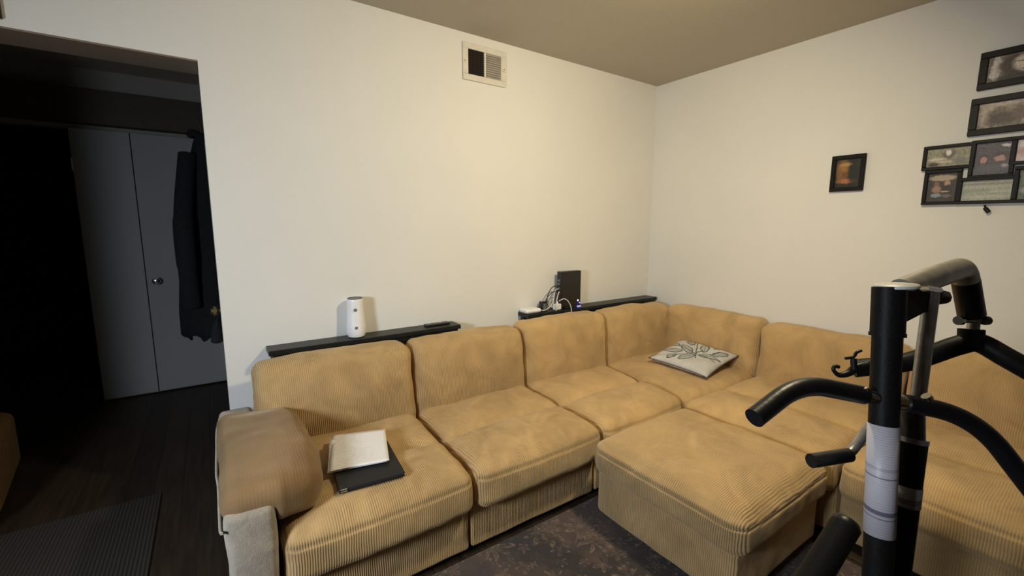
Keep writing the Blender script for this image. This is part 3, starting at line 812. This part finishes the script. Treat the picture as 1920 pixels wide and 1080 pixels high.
tube('hanging_clip', [(CY-q.y, -.010, q.z-CZ+.004), (CY-q.y+.004, -.012, q.z-CZ-.012)], .004, M['frame'], ct, 10)
tube('hanging_clip', [(CY-q.y+.003, -.012, q.z-CZ-.010), (CY-q.y+.018, -.016, q.z-CZ-.030)], .0085, M['frame'], ct, 12)
# dark frame above the hall opening, mostly out of view
t = empty('picture_frame', (-3.70, -.0006, 2.055), 0, 'dark framed edge high on the wall at the top left corner', 'picture frame')
bm = bmesh.new(); ring(bm, -.14, .137, 0, .24, .02, .02); bm_obj('frame', bm, M['frame'], t)
box('backing', -.13, .128, -.006, 0, .01, .23, M['frame'], t)

# ------------------------------------------------------------------ hall things
def coat():
    yc, top, bot = 1.30, 1.93, .60
    t = empty('coat', (-3.0, yc, bot), 0, 'long black coat hanging in the dark hall beside the door', 'coat')
    n, m = 26, 40; verts = []; faces = []
    for j in range(n+1):
        f = j/n; zz = (1-f)*(top-bot)
        wx = .035+.20*min(1, (f*1.15))**.75; wy = .11+.12*f
        for k in range(m):
            a = PI/2 + PI*k/(m-1)                 # half tube bulging to -x
            fold = 1+.09*math.sin(k*1.1+1.5*f)*f
            verts.append((-.004+wx*math.cos(a)*fold*(.94+.06*math.sin(5*f)), wy*math.sin(a), zz+(.02*math.sin(k*.9) if j == n else 0)))
    for j in range(n):
        for k in range(m-1): a = j*m+k; faces.append((a, a+1, a+m+1, a+m))
    o = mesh_obj('body', verts, faces, M['coat'], t, True)
    mm = o.modifiers.new('thick', 'SOLIDIFY'); mm.thickness = .012
    tube('sleeve', smooth_path([(-.10, -.10, top-bot-.14), (-.15, -.20, .8), (-.155, -.23, .5), (-.15, -.22, .22)], 8), [.05]*9+[.055]*8+[.05]*8, M['coat'], t, 14)
    tube('collar', smooth_path([(-.012, -.10, top-bot-.02), (-.06, -.05, top-bot+.01), (-.075, 0, top-bot), (-.06, .05, top-bot+.01), (-.012, .10, top-bot-.02)], 6), .022, M['coat'], t, 10)
    tube('hanger_loop', smooth_path([(-.012, 0, top-bot-.01), (-.02, 0, top-bot+.03), (-.012, 0, top-bot+.04)], 5), .004, M['chrome'], t, 8)
coat()
kz = kp.z
bg = empty('drawstring_bag', (-3.03, kp.y, kz-.17), 0, 'small black bag hanging below the brass knob in the hall', 'bag')
tube('bag_body', smooth_path([(-.004, 0, 0), (-.004, 0, .02), (-.003, 0, .06), (0, 0, .10), (.002, 0, .125)], 5), [.016, .022, .026, .028, .029, .029, .028, .027, .026, .025, .024, .022, .02, .018, .016, .013, .010, .009, .008, .007, .006], M['coat'], bg, 14)
tube('strap', smooth_path([(.002, -.004, .12), (.012, -.018, .15), (.012, 0, .196), (.012, .018, .15), (.002, .004, .12)], 6), .003, M['coat'], bg, 8)
# ribbed mat on the hall floor
mt = box('doormat', -3.95, -3.325, -1.3, .31, .0005, .008, M['doormat'], None, .002)
tag(mt, 'dim ribbed floor mat in the hall opening left of the sofa', 'mat')
# dim tan chair at the very left edge
def tan_chair():
    t = empty('armchair', (-3.915, .62, 0), math.radians(8), 'dim tan upholstered armchair in the dark hall, cut off by the left edge', 'armchair')
    rounded('arm', (-.15, -.26, .05), (0, .40, .36), .05, M['tanchair'], t, (6, 14, 8), None, 4)
    rounded('seat', (-.62, -.25, .08), (-.155, .28, .30), .05, M['tanchair'], t, (10, 10, 6), None, 4)
    rounded('backrest', (-.62, .24, .10), (-.16, .42, .70), .05, M['tanchair'], t, (10, 6, 10), None, 4)
    rounded('arm', (-.78, -.26, .05), (-.625, .40, .36), .05, M['tanchair'], t, (6, 14, 8), None, 4)
    for x in (-.74, -.05):
        for y in (-.20, .34): lathe('foot', [(.018, 0), (.024, .055)], M['foot'], t, 14, (x, y, 0))
tan_chair()

# ------------------------------------------------------------------ exercise machine
def machine():
    g0 = at(1645, 1075, .75); top = at(1667, 545, .75)
    d = (g0-top); foot = top + d*(top.z/-d.z)
    base = Vector((foot.x, foot.y, .0095))
    t = empty('exercise_machine', base, 0, 'black and chrome exercise machine with bent foam handles in the foreground', 'exercise machine')
    L = lambda p: Vector(p)-base
    rad = .0212
    axis = (foot-top).normalized()
    tube('post', [L(top+axis*.004), L(foot-axis*.04)], rad, M['blackpaint'], t, 36)
    # sleeve round the post top, with gusset towards the second tube
    sl0, sl1 = top-axis*.006, top+axis*.078
    tube('sleeve', [L(sl0), L(sl1)], rad+.0028, M['blackpaint'], t, 36)
    tube('sleeve_lip', [L(sl1-axis*.006), L(sl1)], rad+.0042, M['blackpaint'], t, 36)
    # flat pale cap
    cap0 = top-axis*.006+(at(1680, 540, .75)-at(1667, 540, .75))
    cdir = (-axis+(CAM-cap0).normalized()*.16).normalized()
    tube('cap', [L(cap0), L(cap0+cdir*.003), L(cap0+cdir*.0050)], [rad+.0098, rad+.0098, rad+.008], M['whitecap'], t, 36)
    # second tube (inner steel tube sliding in a black outer tube)
    s_top, s_mid = at(1747, 548, .80), at(1711, 822, .80)
    s_dir = (s_mid-s_top).normalized(); s_bot = s_top + s_dir*((s_top.z-.05)/-s_dir.z)
    tube('inner_tube', [L(s_top), L(s_mid+s_dir*.05)], .0118, M['steel'], t, 28)
    tube('inner_sleeve', [L(at(1709, 765, .80)), L(s_mid+s_dir*.01)], .0190, M['darksteel'], t, 28)
    tube('outer_tube', [L(s_mid), L(s_bot)], .0222, M['blackpaint'], t, 32)
    tube('outer_tube_collar', [L(s_mid-s_dir*.003), L(s_mid+s_dir*.006)], .0232, M['steel'], t, 32)
    # gusset plate between sleeve and inner tube
    gp = [at(1690, 545, .765), at(1742, 545, .79), at(1735, 585, .79), at(1700, 603, .765)]
    vdir = (at(1690, 545, .80)-gp[0]).normalized()*.010
    vs_ = [L(p-vdir*.5) for p in gp]+[L(p+vdir) for p in gp]
    mesh_obj('gusset_plate', vs_, [(0, 1, 2, 3), (7, 6, 5, 4), (0, 4, 5, 1), (1, 5, 6, 2), (2, 6, 7, 3), (3, 7, 4, 0)], M['blackpaint'], t)
    tube('pivot_bolt', [L(at(1733, 540, .775)), L(at(1760, 545, .80))], .0065, M['chrome'], t, 16)
    tube('pivot_nut', [L(at(1757, 552, .80)), L(at(1772, 556, .81))], .0105, M['black'], t, 6)
    tube('locking_pin', round_corners([L(at(1755, 560, .81)), L(at(1780, 556, .81)), L(at(1779, 565, .80)), L(at(1757, 568, .80))], .008), .0034, M['black'], t, 10)
    # upper arm: silver tube going back and bending down into a foam covered end
    arm = [at(1690, 545, .80), at(1742, 523, .83), at(1806, 501, .90), at(1822, 592, .93)]
    pts = round_corners([L(p) for p in arm[:4]], .030, 10)
    cut = [i for i, p in enumerate(pts)]
    tube('upper_arm', pts[:-1]+[pts[-2].lerp(pts[-1], .08)], .0220, M['silver'], t, 32)
    tube('arm_foam', [pts[-2].lerp(pts[-1], .02), pts[-2].lerp(pts[-1], .97)], .0225, M['foam'], t, 32)
    # clevis and pivot
    c0 = at(1826, 598, .93); c1 = at(1822, 640, .93)
    tube('clevis', [L(c0-Vector((0, 0, -.01))), L(c1)], .0105, M['steel'], t, 24)
    tube('clevis_pin', [L(at(1797, 601, .92)), L(at(1852, 602, .93))], .0052, M['chrome'], t, 14)
    for u in (1799, 1848): tube('pin_head', [L(at(u-3, 601, .92)), L(at(u+3, 601, .922))], .0095, M['chrome'] if u < 1820 else M['black'], t, 14)
    tube('pivot_block', [L(at(1821, 617, .93)), L(at(1820, 650, .93))], .0215, M['blackpaint'], t, 20)
    # boomerang bar
    bl = [at(1600, 691, 1.02), at(1700, 679, .98), at(1795, 648, .94), at(1835, 643, .93), at(1890, 672, .90), at(1990, 728, .86)]
    tube('cross_bar', smooth_path([L(p) for p in bl], 8), .0205, M['blackpaint'], t, 28)
    # hooked clip at the far end of the bar
    hk = [at(1625, 686, 1.0), at(1605, 690, 1.0), at(1590, 700, 1.0), at(1573, 703, 1.0), at(1563, 694, 1.0), at(1565, 687, 1.0), at(1573, 688, 1.0)]
    hp = smooth_path([L(p) for p in hk], 6)
    tube('hook', hp, [max(.0042, .012-.00035*i) for i in range(len(hp))], M['black'], t, 12)
    tube('clip_stem', [L(at(1602, 692, .995)), L(at(1600, 672, .995))], .0065, M['black'], t, 10)
    tube('clip_wing', smooth_path([L(at(1585, 672, .995)), L(at(1600, 669, .995)), L(at(1606, 661, .995)), L(at(1615, 657, .995))], 5), .0034, M['black'], t, 10)
    # handle bar through the post with foam grips
    hb_l = [at(1655, 748, .752), at(1500, 717, .715), at(1414, 784, .675)]
    pl = round_corners([L(p) for p in hb_l], .065, 10)
    tube('handle_bar', [L(at(1655, 748, .752)), L(at(1606, 738, .740))], .0125, M['chrome'], t, 24)
    d0 = pl[0].lerp(pl[1], .36)
    tube('foam_grip', [d0]+pl[1:], .0152, M['foam'], t, 28)
    hb_r = [at(1655, 748, .752), at(1828, 780, .745), at(1990, 990, .74)]
    pr = round_corners([L(p) for p in hb_r], .09, 10)
    tube('handle_bar', [L(at(1655, 748, .752)), L(at(1745, 764, .748))], .0125, M['chrome'], t, 24)
    tube('foam_grip', [pr[0].lerp(pr[1], .48)]+pr[1:], .0152, M['foam'], t, 28)
    tube('set_screw', [L(at(1736, 742, .74)), L(at(1741, 748, .74))], .0075, M['chrome'], t, 12)
    tube('set_screw', [L(at(1618, 727, .735)), L(at(1620, 736, .735))], .0065, M['chrome'], t, 12)
    # small lever with black grip
    lv = [at(1660, 765, .84), at(1630, 800, .83), at(1603, 838, .82), at(1586, 857, .81)]
    tube('lever_rod', smooth_path([L(p) for p in lv], 6), .0085, M['steel'], t, 16)
    tube('lever_grip', [L(at(1592, 853, .81)), L(at(1521, 864, .79))], .0125, M['foam'], t, 20)
    # wrapped labels: partial cylinders just proud of the tubes
    def wrap(p0, p1, r, mat, a0, a1, name):
        ax = (p1-p0).normalized(); u = (CAM-p0); u = (u-ax*ax.dot(u)).normalized(); v = ax.cross(u)
        n = 18; verts = []; faces = []; c = (p0+p1)/2
        for P in (p0, p1):
            for k in range(n+1):
                a = a0+(a1-a0)*k/n; verts.append(P-c+(u*math.cos(a)+v*math.sin(a))*r)
        for k in range(n): faces.append((k, k+1, n+2+k, n+1+k))
        o = mesh_obj(name, verts, faces, mat, t, True); o.location = L(c)
        m = o.modifiers.new('thick', 'SOLIDIFY'); m.thickness = .0006; m.offset = 0
    l0 = top+axis*(top-at(1655, 795, .75)).length; l1 = top+axis*(top-at(1645, 1000, .75)).length
    h = (l1-l0).length/2
    lm = label_mat('warning label print', (.56, .53, .56), (.26, .24, .29), [(-.52*h, .0035, (.16, .15, .22)), (-.62*h, .0012, (.25, .24, .30)), (.10*h, .0014, (.22, .20, .22)), (.25*h, .003, (.40, .37, .40)), (-.2*h, .05*h*2.5, (.53, .505, .53))])
    wrap(l0, l1, rad+.0006, lm, -1.50, 1.50, 'warning_label')
    k0, k1 = at(1700, 908, .80), at(1693, 945, .80)
    q0 = s_top+s_dir*((k0-s_top).dot(s_dir)); q1 = s_top+s_dir*((k1-s_top).dot(s_dir))
    lm2 = label_mat('small label print', (.34, .32, .32), (.14, .12, .12), [(-.003, .0045, (.15, .135, .135))])
    wrap(q0, q1, .0228, lm2, -1.5, 1.5, 'size_label')
    # floor frame: foot plates and the rear leg seen beside the ottoman
    bb = L(Vector((foot.x, foot.y, .0385)))
    sb = L(Vector((s_bot.x, s_bot.y, .0385)))
    mid = (bb+sb)/2
    rdir = Vector((.82, -.57, 0)); fdir = Vector((.57, .82, 0))
    tube('floor_stabilizer', [mid-rdir*.14, mid+rdir*.30], .028, M['blackpaint'], t, 20)
    lt = at(1585, 985, 1.02); lb_ = at(1520, 1092, .98); dd = (lb_-lt); lf = lt+dd*((lt.z-.045)/-dd.z)
    tube('rear_leg', [L(lt), L(lf)], .030, M['blackpaint'], t, 24)
    cp = lathe('leg_cap', [(.030, -.002), (.0305, .004), (.024, .014), (.008, .018)], M['foam'], t, 24)
    cp.location = L(lt); cp.rotation_euler = (lt-lf).to_track_quat('Z', 'Y').to_euler()
    tube('floor_rail', [L(lf), mid], .022, M['blackpaint'], t, 20)
machine()

# ------------------------------------------------------------------ ceiling lamp fixture over the room (source of the warm light)
cl = empty('ceiling_lamp', (LAMP.x, LAMP.y, H), 0, 'tilted ceiling spotlight overhead at the right, out of view', 'ceiling lamp')
lathe('canopy', [(.055, -.0005), (.055, -.018), (.045, -.026)], M['whiteplastic'], cl, 32)
ld = (LAMP_AIM-LAMP).normalized(); lp = LAMP-Vector((LAMP.x, LAMP.y, H))
tube('stem', [(0, 0, -.02), tuple(lp-ld*.13)], .008, M['whiteplastic'], cl, 14)
hp_ = [lp-ld*.14, lp-ld*.12, lp-ld*.03, lp-ld*.006]
bm = bmesh.new(); tube_bm(bm, hp_, [.03, .05, .085, .095], 32, False); so = bm_obj('shade', bm, M['whiteplastic'], cl, True)
so.modifiers.new('thick', 'SOLIDIFY').thickness = .002
